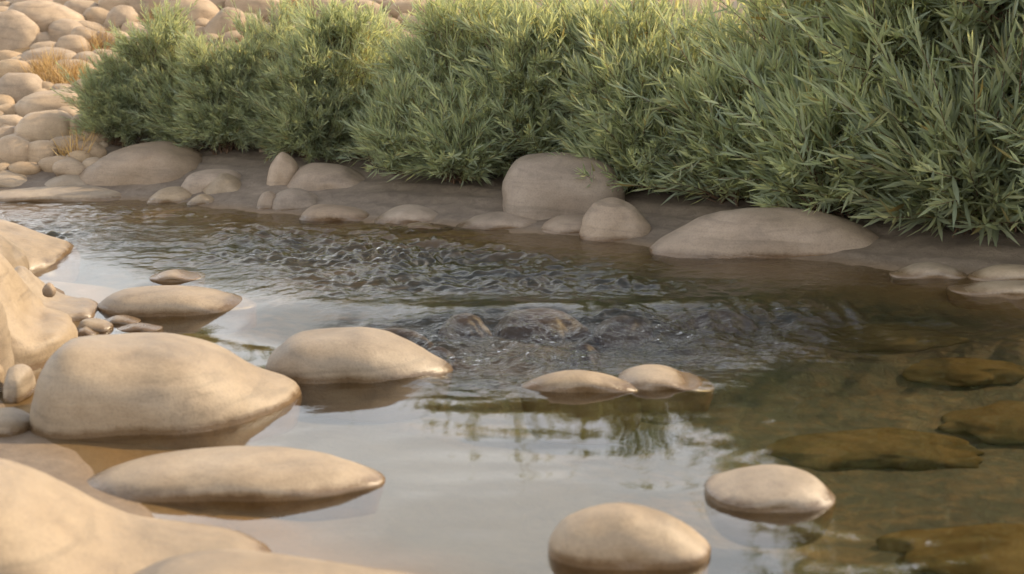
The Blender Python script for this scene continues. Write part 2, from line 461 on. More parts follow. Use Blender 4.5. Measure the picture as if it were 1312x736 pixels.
# --- far bank, left to right
outline_rock([(-40, 238), (-10, 222), (20, 217), (45, 222), (72, 237)], 243, 'low pale hump behind the flat waterside rock at the left frame edge', M_STONE, 'ground', .22, group=G_BANK, amp=.6)
outline_rock([(45, 238), (75, 225), (95, 222), (120, 229), (142, 239)], 243, 'small low pale hump just left of the big brown bank boulder', M_STONE, 'ground', .16, group=G_BANK, amp=.6, sub=4)
outline_rock([(-60, 254), (-10, 243), (40, 238), (100, 235), (140, 239), (168, 248), (183, 257)], 260, 'long flat pale rock at the waterline by the left frame edge', M_STONE, None, .22, group=G_BANK, amp=.6)
outline_rock([(92, 234), (110, 213), (150, 191), (200, 181), (240, 186), (264, 203), (272, 222)], 242, 'big brown whaleback boulder on the bank below the leftmost willow', M_BANK, 'ground', .34, group=G_BANK, amp=.6, p=2.4)
outline_rock([(231, 240), (242, 224), (268, 217), (300, 219), (314, 232)], 246, 'tan rock tucked behind the bright rounded waterside boulder', M_BANK, 'ground', .14, group=G_BANK, amp=.6, sub=4)
outline_rock([(258, 254), (264, 236), (283, 222), (303, 226), (318, 240), (324, 254)], 260, 'bright rounded boulder at the waterline with its right side sunlit', M_STONE, None, .13, group=G_BANK, amp=.6)
outline_rock([(188, 257), (205, 243), (228, 239), (246, 246), (252, 257)], 261, 'low brown stone at the waterline left of the bright rounded boulder', M_STONE, None, .10, group=G_BANK, amp=.6, name='stone', sub=4)
outline_rock([(238, 260), (256, 249), (270, 251), (280, 260)], 264, 'smallest stone at the waterline in front of the bright rounded boulder', M_STONE, None, .06, group=G_BANK, amp=.6, name='stone', sub=4)
outline_rock([(341, 236), (345, 214), (358, 196), (370, 198), (382, 212), (384, 234)], 240, 'upright egg-shaped boulder on the bank under the willows', M_BANK, 'ground', .10, group=G_BANK, amp=.6)
outline_rock([(366, 240), (378, 219), (400, 209), (440, 212), (468, 224), (488, 240)], 245, 'grey brown humped boulder right of the upright egg-shaped one', M_BANK, 'ground', .18, group=G_BANK, amp=.6)
outline_rock([(328, 266), (334, 250), (346, 245), (356, 252), (360, 266)], 271, 'narrow brown stone at the waterline stuck to a split boulder', M_BANK, None, .08, group=G_BANK, amp=.6, name='stone', sub=4)
outline_rock([(346, 268), (353, 249), (378, 241), (404, 249), (420, 265)], 273, 'brown boulder at the waterline with a flat sloping right side', M_BANK, None, .12, group=G_BANK, amp=.6)
outline_rock([(383, 279), (398, 264), (425, 262), (460, 267), (482, 279)], 284, 'low tan stone at the waterline below the humped boulder', M_BANK, None, .11, group=G_BANK, amp=.6, name='stone')
outline_rock([(476, 284), (500, 267), (530, 262), (562, 270), (580, 283)], 288, 'broad low brown stone half sunk in the bank below the willows', M_BANK, None, .16, group=G_BANK, amp=.6, name='stone')
outline_rock([(498, 291), (540, 285), (583, 291)], 294, 'thin pale sliver of stone awash at the far waterline', M_STONE, None, .06, group=G_BANK, amp=.6, name='stone', sub=4)
outline_rock([(582, 290), (610, 276), (645, 271), (685, 278), (704, 291)], 296, 'low brown stone at the waterline in front of the big block boulder', M_BANK, None, .14, group=G_BANK, amp=.6, name='stone')
outline_rock([(643, 268), (645, 232), (660, 205), (695, 196), (745, 197), (782, 209), (798, 229), (801, 262)], 283, 'big blocky grey brown boulder against the willows, tallest of the far bank', M_BANK, 'ground', .22, group=G_BANK, amp=.6, p=2.7)
outline_rock([(690, 292), (710, 278), (745, 275), (770, 284), (790, 296)], 302, 'flat brown slab between the big block boulder and the small dome', M_BANK, None, .14, group=G_BANK, amp=.6, name='slab', sub=4)
outline_rock([(742, 302), (746, 280), (760, 261), (785, 253), (812, 263), (830, 284), (837, 304)], 311, 'small smooth dome boulder at the waterline in front of the big block boulder', M_BANK, None, .13, group=G_BANK, amp=.6)
outline_rock([(832, 318), (865, 292), (915, 272), (975, 266), (1040, 269), (1090, 281), (1125, 298), (1142, 320)], 332, 'long low whaleback boulder at the waterline under the right willows', M_BANK, group=G_BANK, amp=.6, ends=322)
outline_rock([(1139, 351), (1165, 340), (1190, 336), (1218, 341), (1240, 351)], 358, 'low pale stone awash near the right frame edge, left one of two', M_STONE, None, .07, group=G_BANK, amp=.6, name='stone', sub=4)
outline_rock([(1238, 353), (1265, 342), (1300, 339), (1345, 346), (1370, 356)], 362, 'low pale stone awash and cut by the right frame edge', M_STONE, None, .08, group=G_BANK, amp=.6, name='stone', sub=4)
outline_rock([(1212, 369), (1260, 361), (1320, 360), (1370, 369)], 379, 'flat pale slab just breaking the water at the right frame edge', M_STONE, None, .08, group=G_BANK, amp=.6, name='slab', sub=4)

# --- under water
def sub_rock(cx, cy, rx, ry, depth_top, label, mat, dfac=0.8, hh=None, amp=1.2):
    z = 0.0
    for _ in range(5):
        g = on_plane(cx, cy, z - depth_top); z = float(level(g[0], g[1]))
    s = g[1] / FPX
    a = rx * s; b = a * dfac
    bed = float(terrain(g[0], g[1]))
    zt = z - depth_top if depth_top < .01 else max(z - depth_top, bed + .028)
    zc = min(bed, zt - .02) - .006
    c = zt - zc
    ctr = np.array([g[0], g[1], zc])
    V, F = ico(5)
    P = np.stack([a * V[:, 0], b * V[:, 1], c * V[:, 2]], 1)
    ca = _seed[0] * 1.3
    w1 = 1 + .28 * pn(V[:, 0] * 1.5 + ca, V[:, 1] * 1.5, ca * .7) + .10 * pn(V[:, 0] * 4 + ca, V[:, 1] * 4, V[:, 2] * 2)
    P[:, :2] *= w1[:, None]
    P = P + ctr
    finish_rock(P, F, ctr, mat, label, 'submerged_stone', G_SUB, size=(a * b * c) ** (1 / 3.), amp=.5)
    return ctr, a, b, z

bumps = []
def riffle_rock(cx, cy, rx, label, up=0.018, dfac=0.8, mat=None):
    ctr, a, b, z = sub_rock(cx, cy, rx, 10, 0.008, label, mat or M_DARK, dfac=dfac, hh=0.035)
    bumps.append((ctr[0], ctr[1], a, b, up))
riffle_rock(500, 430, 62, 'long dark brown stone under sliding water at the left end of the riffle', .016, .5)
riffle_rock(596, 424, 34, 'small rusty brown stone under glassy water in the riffle, left of its largest stone', .014, .7)
riffle_rock(692, 417, 64, 'largest rusty brown stone in the riffle with water sheeting over it', 0.026, .6)
riffle_rock(800, 418, 40, 'dark stone under the riffle right of its largest stone', .016, .7)
riffle_rock(905, 402, 58, 'wide dark stone under the smooth lip of the riffle', .012, .5)
riffle_rock(1062, 408, 60, 'dark stone under the glittering hump at the right end of the riffle', 0.034, .55)
riffle_rock(560, 447, 26, 'small dark stone in broken water at the foot of the riffle, left one', .012)
riffle_rock(750, 443, 22, 'smallest dark stone in broken water at the foot of the riffle', .010)
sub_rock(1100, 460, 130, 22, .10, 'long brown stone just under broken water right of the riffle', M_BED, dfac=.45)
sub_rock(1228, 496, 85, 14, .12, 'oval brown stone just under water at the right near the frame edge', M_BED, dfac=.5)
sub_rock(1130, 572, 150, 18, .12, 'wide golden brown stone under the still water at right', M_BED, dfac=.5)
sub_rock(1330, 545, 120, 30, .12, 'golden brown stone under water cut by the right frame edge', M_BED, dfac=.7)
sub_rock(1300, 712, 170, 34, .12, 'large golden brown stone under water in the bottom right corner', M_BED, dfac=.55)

# ------------------------------------------------------------------ cobble slope
hill = [
 (15, 46, 28, 26, -.35, 'big rounded boulder at the left frame edge high on the cobble slope'),
 (62, 30, 42, 22, -.22, 'largest long boulder near the top left of the cobble slope'),
 (86, 44, 20, 15, -.1, 'grey blunt boulder under the right end of the largest long slope boulder'),
 (55, 51, 12, 8, 0, 'small cobble below the middle of the largest long slope boulder'),
 (60, 62, 17, 7, 0, 'thin grey slab lying below a small cobble high on the slope'),
 (94, 62, 17, 14, -.3, 'egg-shaped cobble right of the thin grey slab on the slope'),
 (12, 75, 17, 8, -.1, 'flat pale stone at left frame edge, upper of a stacked pair on the slope'),
 (65, 77, 29, 13, -.05, 'wide loaf-shaped boulder in the middle of the upper slope'),
 (19, 91, 22, 12, -.12, 'humped tan boulder at left frame edge, lower of a stacked pair'),
 (47, 88, 15, 9, -.1, 'small stone just below the wide loaf-shaped boulder'),
 (114, 78, 16, 9, -.1, 'pale stone beside the willow tips right of the loaf-shaped boulder'),
 (98, 93, 24, 13, -.15, 'long tan boulder just above the dry grass patch'),
 (112, 116, 16, 13, 0, 'rounded stone between the dry grass patch and the leftmost willow'),
 (25, 118, 27, 20, .1, 'large square-shouldered boulder left of the dry grass patch'),
 (58, 118, 13, 11, -.1, 'tilted stone leaning right of the square-shouldered boulder'),
 (70, 136, 40, 16, .1, 'wide pillow-shaped boulder in the middle of the lower slope'),
 (13, 143, 15, 8, 0, 'small stone at left frame edge, top of a stack of three'),
 (13, 158, 15, 9, 0, 'small stone at left frame edge, middle of a stack of three'),
 (9, 173, 17, 9, .1, 'small stone at left frame edge, bottom of a stack of three'),
 (60, 168, 34, 21, .1, 'plump potato-shaped boulder below the wide pillow-shaped one'),
 (104, 167, 14, 17, 0, 'upright grey boulder between the plump boulder and the leftmost willow'),
 (17, 198, 21, 20, -.2, 'ball-shaped boulder at left frame edge at the foot of the slope'),
 (52, 200, 20, 16, .15, 'round boulder at the foot of the slope right of the ball-shaped one'),
 (86, 192, 22, 14, 0, 'tan boulder behind the left end of the big brown whaleback'),
 (112, 196, 20, 12, -.1, 'grey boulder at the willow foot behind the big brown whaleback'),
 (75, 211, 21, 9, 0, 'low slab at the foot of the slope in front of the round boulder'),
 (33, 216, 17, 7, 0, 'small low slab at the slope foot below the ball-shaped boulder'),
 (8, 22, 24, 10, -.15, 'long flat boulder at the left frame edge near the top of the slope'),
 (37, 38, 15, 13, -.3, 'brown cobble between the two biggest boulders of the upper slope'),
 (50, 4, 24, 8, -.1, 'flat stone cut by the top frame edge above the largest long boulder'),
 (84, 5, 13, 10, 0, 'round cobble cut by the top frame edge left of centre of the slope'),
 (108, 14, 21, 11, -.2, 'tilted oval boulder near the top frame edge right of the round cobble'),
 (130, 27, 19, 13, -.5, 'steeply tilted boulder at the upper slope left of the leaning slab'),
 (157, 29, 15, 18, -.7, 'leaning slab of stone left of the first willow top'),
 (121, 41, 21, 9, -.35, 'long tilted stone under the steeply tilted boulder'),
 (113, 53, 20, 13, -.35, 'tan boulder right of the grey blunt boulder on the upper slope'),
 (139, 53, 17, 10, -.3, 'small boulder above the leftmost willow tips on the slope'),
 (134, 73, 15, 8, -.1, 'small half hidden stone behind the leftmost willow crown'),
 (153, 9, 22, 16, 0, 'brown boulder cut by the top frame edge above the leaning slab'),
 (192, 4, 32, 22, .1, 'dark rounded boulder cut by the top frame edge behind the first willow'),
 (243, 18, 33, 20, -.25, 'big pale boulder rising behind the two left willows'),
 (290, 34, 16, 22, -.8, 'pale slab sloping down right behind the second willow'),
 (278, 5, 19, 11, 0, 'tan boulder cut by the top frame edge right of the big pale boulder'),
 (326, 8, 30, 17, -.1, 'wide boulder cut by the top frame edge left of the dry grass bank'),
 (316, 28, 14, 9, 0, 'small boulder behind the willow tops below the wide top-edge boulder'),
 (168, 40, 10, 10, 0, 'small cobble tucked behind the first willow top'),
 (379, 25, 15, 7, 0, 'grey stone below the dry grass bank at the top of the slope'),
 (415, 7, 22, 9, -.1, 'grey boulder cut by the top frame edge right of the dry grass bank'),
 (470, 12, 18, 9, -.2, 'stone near the top frame edge among gravel above the willows'),
 (535, 14, 31, 12, .05, 'long grey boulder half buried in gravel behind the tall willow'),
 (497, 32, 14, 8, -.2, 'small stone in the gravel between two willow tops'),
 (508, 50, 16, 9, -.3, 'lowest stone in the gravel between two willow tops'),
 (964, 12, 24, 14, .2, 'tan boulder showing through a gap between tall willows at right'),
]
for k, (cx, cy, rx, ry, tl, lab) in enumerate(hill):
    blob_rock(cx, cy, rx, ry, lab, M_HILL, group=G_HILL, tilt=tl, dfac=random.uniform(.75, 1.0), grow=1.2)

# small cobbles wedged between, nothing tells them apart
rr = random.Random(11)
proto = []
for k in range(6):
    V, F = ico(3)
    q = V * np.array([1, rr.uniform(.7, .95), rr.uniform(.5, .75)])
    s = k * 5.3
    q = q * (1 + 0.18 * pn(q[:, 0] * 1.2 + s, q[:, 1] * 1.2, q[:, 2] * 1.2 + s))[:, None]
    proto.append(mesh_from('cobble', q, F, 3, M_HILL))
n_c = 0
for k in range(4000):
    if n_c >= 170: break
    px = rr.uniform(-40, 560); py = rr.uniform(-8, 222)
    if px > 130 and py > 70: continue
    if px > 330 and py > 60: continue
    if any(((px - h[0]) / (h[2] * .8)) ** 2 + ((py - h[1]) / (h[3] * .7)) ** 2 < 1 for h in hill): continue
    g = on_terrain(px, py)
    if g[1] > 16: continue
    sz = rr.uniform(.035, .085)
    o = link('cobble', proto[n_c % 6], loc=(g[0], g[1], g[2] + sz * .12))
    o.scale = (sz, sz, sz); o.rotation_euler = (rr.uniform(-.3, .3), rr.uniform(-.3, .3), rr.uniform(0, 6.3))
    tag(o, 'small tan cobble wedged in the gaps between bigger boulders on the slope', 'cobble', 'small cobbles in the gaps of the slope')
    n_c += 1

# ------------------------------------------------------------------ ground
def ground_material():
    m, nt, N, L = new_mat('sandy_ground')
    out = N.new('ShaderNodeOutputMaterial'); b = N.new('ShaderNodeBsdfPrincipled'); L.new(b.outputs[0], out.inputs[0])
    geo = N.new('ShaderNodeNewGeometry'); v = geo.outputs['Position']
    n1 = noise(N, L, v, 2.2, 7, .6, .5); n2 = noise(N, L, v, 22, 7, .65, .4); n3 = noise(N, L, v, 150, 4, .7)
    mx = math_n(N, L, 'ADD', math_n(N, L, 'MULTIPLY', n1.outputs[0], .5), math_n(N, L, 'MULTIPLY', n2.outputs[0], .5))
    dry = ramp(N, [(.34, (.105, .077, .055)), (.5, (.165, .124, .088)), (.66, (.235, .180, .132))]); L.new(mx, dry.inputs[0])
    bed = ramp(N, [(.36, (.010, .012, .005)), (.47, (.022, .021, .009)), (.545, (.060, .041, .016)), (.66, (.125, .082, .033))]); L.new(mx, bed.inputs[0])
    # submerged ground: soaked and algae stained, darkened further to stand in for depth absorption
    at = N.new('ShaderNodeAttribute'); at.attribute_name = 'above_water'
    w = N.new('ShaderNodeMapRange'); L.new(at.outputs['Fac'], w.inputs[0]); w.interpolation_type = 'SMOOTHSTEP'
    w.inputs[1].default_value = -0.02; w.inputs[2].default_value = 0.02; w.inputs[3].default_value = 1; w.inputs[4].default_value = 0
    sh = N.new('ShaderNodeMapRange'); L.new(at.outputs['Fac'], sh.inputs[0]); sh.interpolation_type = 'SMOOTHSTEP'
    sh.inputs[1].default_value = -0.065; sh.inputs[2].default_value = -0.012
    # paler pool floor, lightened to make up for the pool's weak sky reflection
    sepp = N.new('ShaderNodeSeparateXYZ'); L.new(v, sepp.inputs[0])
    wob = math_n(N, L, 'MULTIPLY', math_n(N, L, 'SUBTRACT', n1.outputs[0], .5), 1.4)
    px_ = N.new('ShaderNodeMapRange'); px_.interpolation_type = 'SMOOTHSTEP'; L.new(math_n(N, L, 'ADD', sepp.outputs[0], wob), px_.inputs[0]); px_.inputs[1].default_value = .45; px_.inputs[2].default_value = -.15
    py_ = N.new('ShaderNodeMapRange'); py_.interpolation_type = 'SMOOTHSTEP'; L.new(math_n(N, L, 'ADD', sepp.outputs[1], wob), py_.inputs[0]); py_.inputs[1].default_value = 3.35; py_.inputs[2].default_value = 2.9
    pool_lift = mix_c(N, L, n2.outputs[0], (.066, .061, .054), (.115, .105, .092))
    bedc = mix_c(N, L, math_n(N, L, 'MULTIPLY', px_.outputs[0], py_.outputs[0]), bed.outputs[0], pool_lift)
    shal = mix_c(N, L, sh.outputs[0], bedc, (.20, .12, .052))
    # straw tone on the slope
    sx = N.new('ShaderNodeMapRange'); sep = N.new('ShaderNodeSeparateXYZ'); L.new(v, sep.inputs[0]); L.new(sep.outputs[2], sx.inputs[0])
    sx.inputs[1].default_value = .3; sx.inputs[2].default_value = .6
    dr = mix_c(N, L, sx.outputs[0], dry.outputs[0], mix_c(N, L, n1.outputs[0], (.10, .065, .034), (.30, .20, .095)))
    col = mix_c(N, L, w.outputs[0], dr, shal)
    sp = ramp(N, [(.35, .75), (.5, 1.0), (.7, 1.1)]); L.new(n3.outputs[0], sp.inputs[0])
    col = mix_c(N, L, .7, col, sp.outputs[0], 'MULTIPLY')
    L.new(col, b.inputs['Base Color']); b.inputs['Roughness'].default_value = .75
    bp = N.new('ShaderNodeBump'); bp.inputs['Strength'].default_value = .5; bp.inputs['Distance'].default_value = .015
    L.new(math_n(N, L, 'ADD', n2.outputs[0], math_n(N, L, 'MULTIPLY', n3.outputs[0], .3)), bp.inputs['Height']); L.new(bp.outputs[0], b.inputs['Normal'])
    return m

def grid_mesh(xs, ys, hf, mat, name):
    X, Y = np.meshgrid(xs, ys)
    Z = hf(X, Y)
    nx, ny = len(xs), len(ys)
    V = np.stack([X.ravel(), Y.ravel(), Z.ravel()], 1)
    i = (np.arange(ny - 1)[:, None] * nx + np.arange(nx - 1)[None, :]).ravel()
    F = np.stack([i, i + 1, i + nx + 1, i + nx], 1).ravel()
    return mesh_from(name, V, F, 4, mat), X.ravel(), Y.ravel(), Z.ravel()

xs = np.unique(np.concatenate([-np.geomspace(3.2, 250, 60), np.linspace(-3.2, 3.2, 321), np.geomspace(3.2, 250, 60)]))
ys = np.unique(np.concatenate([-np.geomspace(.5, 60, 24), np.linspace(-.5, 1.2, 18), np.linspace(1.2, 8, 341), np.linspace(8, 20, 140), np.geomspace(20, 400, 50)]))
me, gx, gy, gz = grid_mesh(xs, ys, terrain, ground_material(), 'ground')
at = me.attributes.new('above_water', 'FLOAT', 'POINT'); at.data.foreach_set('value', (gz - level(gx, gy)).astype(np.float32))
tag(link('ground', me), kind='structure')

# ------------------------------------------------------------------ water
def chop_mask(x, y):
    yl, w = ledge(x)
    s = y - yl
    px = CX + FPX * x / np.maximum(y, .5)               # only used as a bearing across the stream
    up = sstep(-0.05, 0.35, s)                            # running water above the riffle
    calm_left = sstep(-1.15, -0.75, x) * 0 + 1
    edge = 0.10 * pn(x * 3.0, y * 2.0, 3.3) + .05 * pn(x * 9.0, y * 5.0, 6.6)
    rap = sstep(-0.62, -0.14, s + edge) * sstep(0.12, -0.05, s + .5 * edge) * sstep(-.55, -.30, x) * (1 - .72 * sstep(.55, 1.05, x + edge))
    right_run = sstep(-0.70, -0.25, s + edge) * sstep(.55, .9, x) * 0.22
    return up, rap, right_run

def water_h(x, y):
    L0 = level(x, y)
    up, rap, rr_ = chop_mask(x, y)
    yl, w = ledge(x); s = y - yl
    h = L0
    wx = x + 0.05 * pn(x * 3, y * 3, 1.0); wy = y + 0.05 * pn(x * 3, y * 3, 9.0)
    # still pool: slow swell
    calm = 1 - np.maximum(np.maximum(up * .9, rap), rr_)
    h = h + (0.0022 * pn(x * 2.2, y * 3.2, 2.0) + 0.0008 * pn(wx * 7, wy * 10, 3.0)) * (0.35 + .65 * calm)
    # right side of the pool is livelier
    h = h + 0.0014 * pn(wx * 9, wy * 14, 6.0) * sstep(.1, .8, x)
    # upstream run
    patch = 0.28 + 1.0 * np.clip(pn(x * 1.1 + .3 * pn(x * 4, y * 4, 50.), y * 2.6, 14.0) + .35, 0, 1)
    smooth_lip = sstep(0.05, 0.45, s)
    e = 0.014 * pn(wx * 3.5, wy * 5, 4.0) + 0.016 * pn(wx * 7.5, wy * 9.5, 5.0) + 0.014 * pn(wx * 14, wy * 19, 7.0) + .008 * pn(wx * 34, wy * 38, 17.0)
    e = e * (0.25 + .75 * sstep(-.05, -.75, y - far_y(x) + .35 * sstep(.2, 1.2, x)))   # quieter under the far bank
    h = h + 1.3 * e * up * patch * (0.12 + .88 * smooth_lip)
    # streaks sliding over the lip
    lip = np.exp(-(s / 0.12) ** 2) * sstep(-.55, -.2, x)
    h = h + lip * 0.010 * pn(x * 22 + 1.5 * s, y * 3.0, 8.0)
    # broken water below
    t = 0.020 * pn(wx * 6, wy * 8, 10.0) + 0.017 * (0.4 - np.abs(pn(wx * 11, wy * 14, 11.0))) + (0.004 + .008 * np.clip(pn(x * 5, y * 6, 70.0), 0, 1)) * (0.4 - np.abs(pn(wx * 26, wy * 30, 12.0))) + (.0015 + .007 * np.clip(pn(x * 5, y * 6, 70.0), 0, 1)) * pn(wx * 58, wy * 62, 13.0)
    h = h + t * rap + t * .55 * rr_
    for (bx, by, a, b, u) in bumps:
        r2 = ((x - bx) / (a * 1.05)) ** 2 + ((y - by) / (b * 1.05)) ** 2
        h = h + .22 * u * np.exp(-r2 * .9) - 0.005 * np.exp(-((((x - bx) / (a * 1.2)) ** 2 + ((y - by + b * 1.5) / (b * .7)) ** 2)))
    return h

def water_material():
    m, nt, N, L = new_mat('stream_water')
    out = N.new('ShaderNodeOutputMaterial')
    geo = N.new('ShaderNodeNewGeometry')
    at = N.new('ShaderNodeAttribute'); at.attribute_name = 'chop'
    mp = N.new('ShaderNodeMapping'); mp.inputs['Scale'].default_value = (1, 1.5, 1); L.new(geo.outputs['Position'], mp.inputs[0])
    n1 = noise(N, L, mp.outputs[0], 34, 3, .55, .6); n2 = noise(N, L, mp.outputs[0], 95, 2, .5, .3)
    hgt = math_n(N, L, 'ADD', n1.outputs[0], math_n(N, L, 'MULTIPLY', n2.outputs[0], .35))
    bp = N.new('ShaderNodeBump'); bp.inputs['Distance'].default_value = 0.012
    L.new(math_n(N, L, 'ADD', math_n(N, L, 'MULTIPLY', at.outputs['Fac'], .60), .012, True), bp.inputs['Strength'])
    L.new(hgt, bp.inputs['Height'])
    gl = N.new('ShaderNodeBsdfGlossy'); gl.inputs['Roughness'].default_value = 0.02; L.new(bp.outputs[0], gl.inputs['Normal'])
    tr = N.new('ShaderNodeBsdfTransparent')
    # aerated, broken water lets less light through than the still pool
    L.new(mix_c(N, L, at.outputs['Fac'], (.82, .77, .63), (.58, .56, .50)), tr.inputs['Color'])
    fr = N.new('ShaderNodeFresnel'); fr.inputs['IOR'].default_value = 1.5; L.new(bp.outputs[0], fr.inputs['Normal'])
    # same reflectance from both sides of the surface (light is not bent here, so no total reflection from below)
    L.new(math_n(N, L, 'ADD', math_n(N, L, 'MULTIPLY', geo.outputs['Backfacing'], 1 / 1.5 - 1.5), 1.5), fr.inputs['IOR'])
    mx = N.new('ShaderNodeMixShader'); L.new(fr.outputs[0], mx.inputs[0]); L.new(tr.outputs[0], mx.inputs[1]); L.new(gl.outputs[0], mx.inputs[2])
    L.new(mx.outputs[0], out.inputs[0])
    return m

wxs = np.unique(np.concatenate([-np.geomspace(2.6, 60, 70), np.linspace(-2.6, 2.6, 900), np.geomspace(2.6, 60, 70)]))
wys = np.unique(np.concatenate([np.linspace(-6, 1.5, 60), np.geomspace(1.5, 6.6, 760), np.linspace(6.6, 18, 40)]))
me, wx_, wy_, wz_ = grid_mesh(wxs, wys, water_h, water_material(), 'water')
u_, r_, q_ = chop_mask(wx_, wy_)
patch = 0.6 + 0.6 * np.clip(pn(wx_ * 1.6, wy_ * 2.4, 21.0) + .3, 0, 1)
at = me.attributes.new('chop', 'FLOAT', 'POINT'); at.data.foreach_set('value', np.clip(u_ * .45 * patch + r_ + q_ * .8, 0, 1.2).astype(np.float32))
tag(link('water', me), kind='structure')

# ------------------------------------------------------------------ willows
def leaf_material(name, c1, c2, c3, trans=0.48):
    m, nt, N, L = new_mat(name)
    out = N.new('ShaderNodeOutputMaterial'); b = N.new('ShaderNodeBsdfPrincipled')
    geo = N.new('ShaderNodeNewGeometry')
    r = ramp(N, [(0.0, c1), (0.5, c2), (0.93, c3), (1.0, (.20, .15, .06))]); L.new(geo.outputs['Random Per Island'], r.inputs[0])
    oi = N.new('ShaderNodeObjectInfo')
    hs = N.new('ShaderNodeHueSaturation'); L.new(r.outputs[0], hs.inputs['Color'])
    vr = N.new('ShaderNodeMapRange'); L.new(oi.outputs['Random'], vr.inputs[0]); vr.inputs[3].default_value = .88; vr.inputs[4].default_value = 1.14
    L.new(vr.outputs[0], hs.inputs['Value'])
    # paler underside
    col = mix_c(N, L, math_n(N, L, 'MULTIPLY', geo.outputs['Backfacing'], .35), hs.outputs[0], (.17, .19, .12))
    L.new(col, b.inputs['Base Color']); b.inputs['Roughness'].default_value = .45; b.inputs['Specular IOR Level'].default_value = .4
    t = N.new('ShaderNodeBsdfTranslucent'); tc = mix_c(N, L, 1.0, col, (2.05, 1.8, .95), 'MULTIPLY'); L.new(tc, t.inputs['Color'])
    mx = N.new('ShaderNodeMixShader'); mx.inputs[0].default_value = trans
    L.new(b.outputs[0], mx.inputs[1]); L.new(t.outputs[0], mx.inputs[2]); L.new(mx.outputs[0], out.inputs[0])
    return m
M_LEAF = leaf_material('willow_leaf', (.225, .28, .20), (.295, .345, .255), (.375, .40, .27))
m, nt, N, L = new_mat('willow_twig'); M_TWIG = m
o_ = N.new('ShaderNodeOutputMaterial'); b_ = N.new('ShaderNodeBsdfPrincipled'); L.new(b_.outputs[0], o_.inputs[0])
g_ = N.new('ShaderNodeNewGeometry'); n_ = noise(N, L, g_.outputs['Position'], 60, 4, .6)
r_1 = ramp(N, [(.3, (.07, .04, .022)), (.7, (.18, .10, .05))]); L.new(n_.outputs[0], r_1.inputs[0]); L.new(r_1.outputs[0], b_.inputs['Base Color']); b_.inputs['Roughness'].default_value = .7

def unit(a):
    return a / np.maximum(np.linalg.norm(a, axis=-1, keepdims=True), 1e-9)

def leaf_arrays(base, d, side, ln, wd, curl, st):
    up = unit(np.cross(side, d))
    ts, ws = st
    n = len(base); k = len(ts)
    V = np.zeros((n, k, 3, 3))
    for j, (t, w) in enumerate(zip(ts, ws)):
        c = base + d * (ln * t)[:, None] - up * (curl * ln * t * t)[:, None]
        V[:, j, 1] = c
        o = side * (wd * w * .5)[:, None]; f = up * (wd * w * .16)[:, None]
        V[:, j, 0] = c - o + f; V[:, j, 2] = c + o + f
    q = []
    for j in range(k - 1):
        for s in (0, 1):
            a = j * 3 + s
            q.append([a, a + 1, a + 4, a + 3])
    q = np.array(q)
    F = (np.arange(n)[:, None, None] * (k * 3) + q[None]).reshape(-1)
    return V.reshape(-1, 3), F

def tube_arrays(P0, P1, P2, r0, r1):
    """three-sided tapering twigs through three points each"""
    n = len(P0); ang = np.array([0, 2.094, 4.189])
    d = unit(P2 - P0); ref = np.where(np.abs(d[:, 2:3]) > .9, np.array([[1., 0, 0]]), np.array([[0, 0, 1.]]))
    s = unit(np.cross(d, ref)); u = np.cross(d, s)
    V = np.zeros((n, 3, 3, 3))
    for j, (P, rad) in enumerate(((P0, r0), (P1, (r0 + r1) / 2), (P2, r1))):
        for a in range(3):
            V[:, j, a] = P + (s * math.cos(ang[a]) + u * math.sin(ang[a])) * np.reshape(rad, (-1, 1))
    q = []
    for j in (0, 1):
        for a in range(3):
            b = (a + 1) % 3
            q.append([j * 3 + a, j * 3 + b, j * 3 + 3 + b, j * 3 + 3 + a])
    F = (np.arange(n)[:, None, None] * 9 + np.array(q)[None]).reshape(-1)
    return V.reshape(-1, 3), F

NEAR_ST = ([0, .2, .55, 1.0], [.22, .85, 1.0, .04])
FAR_ST = ([0, .45, 1.0], [.25, 1.0, .05])

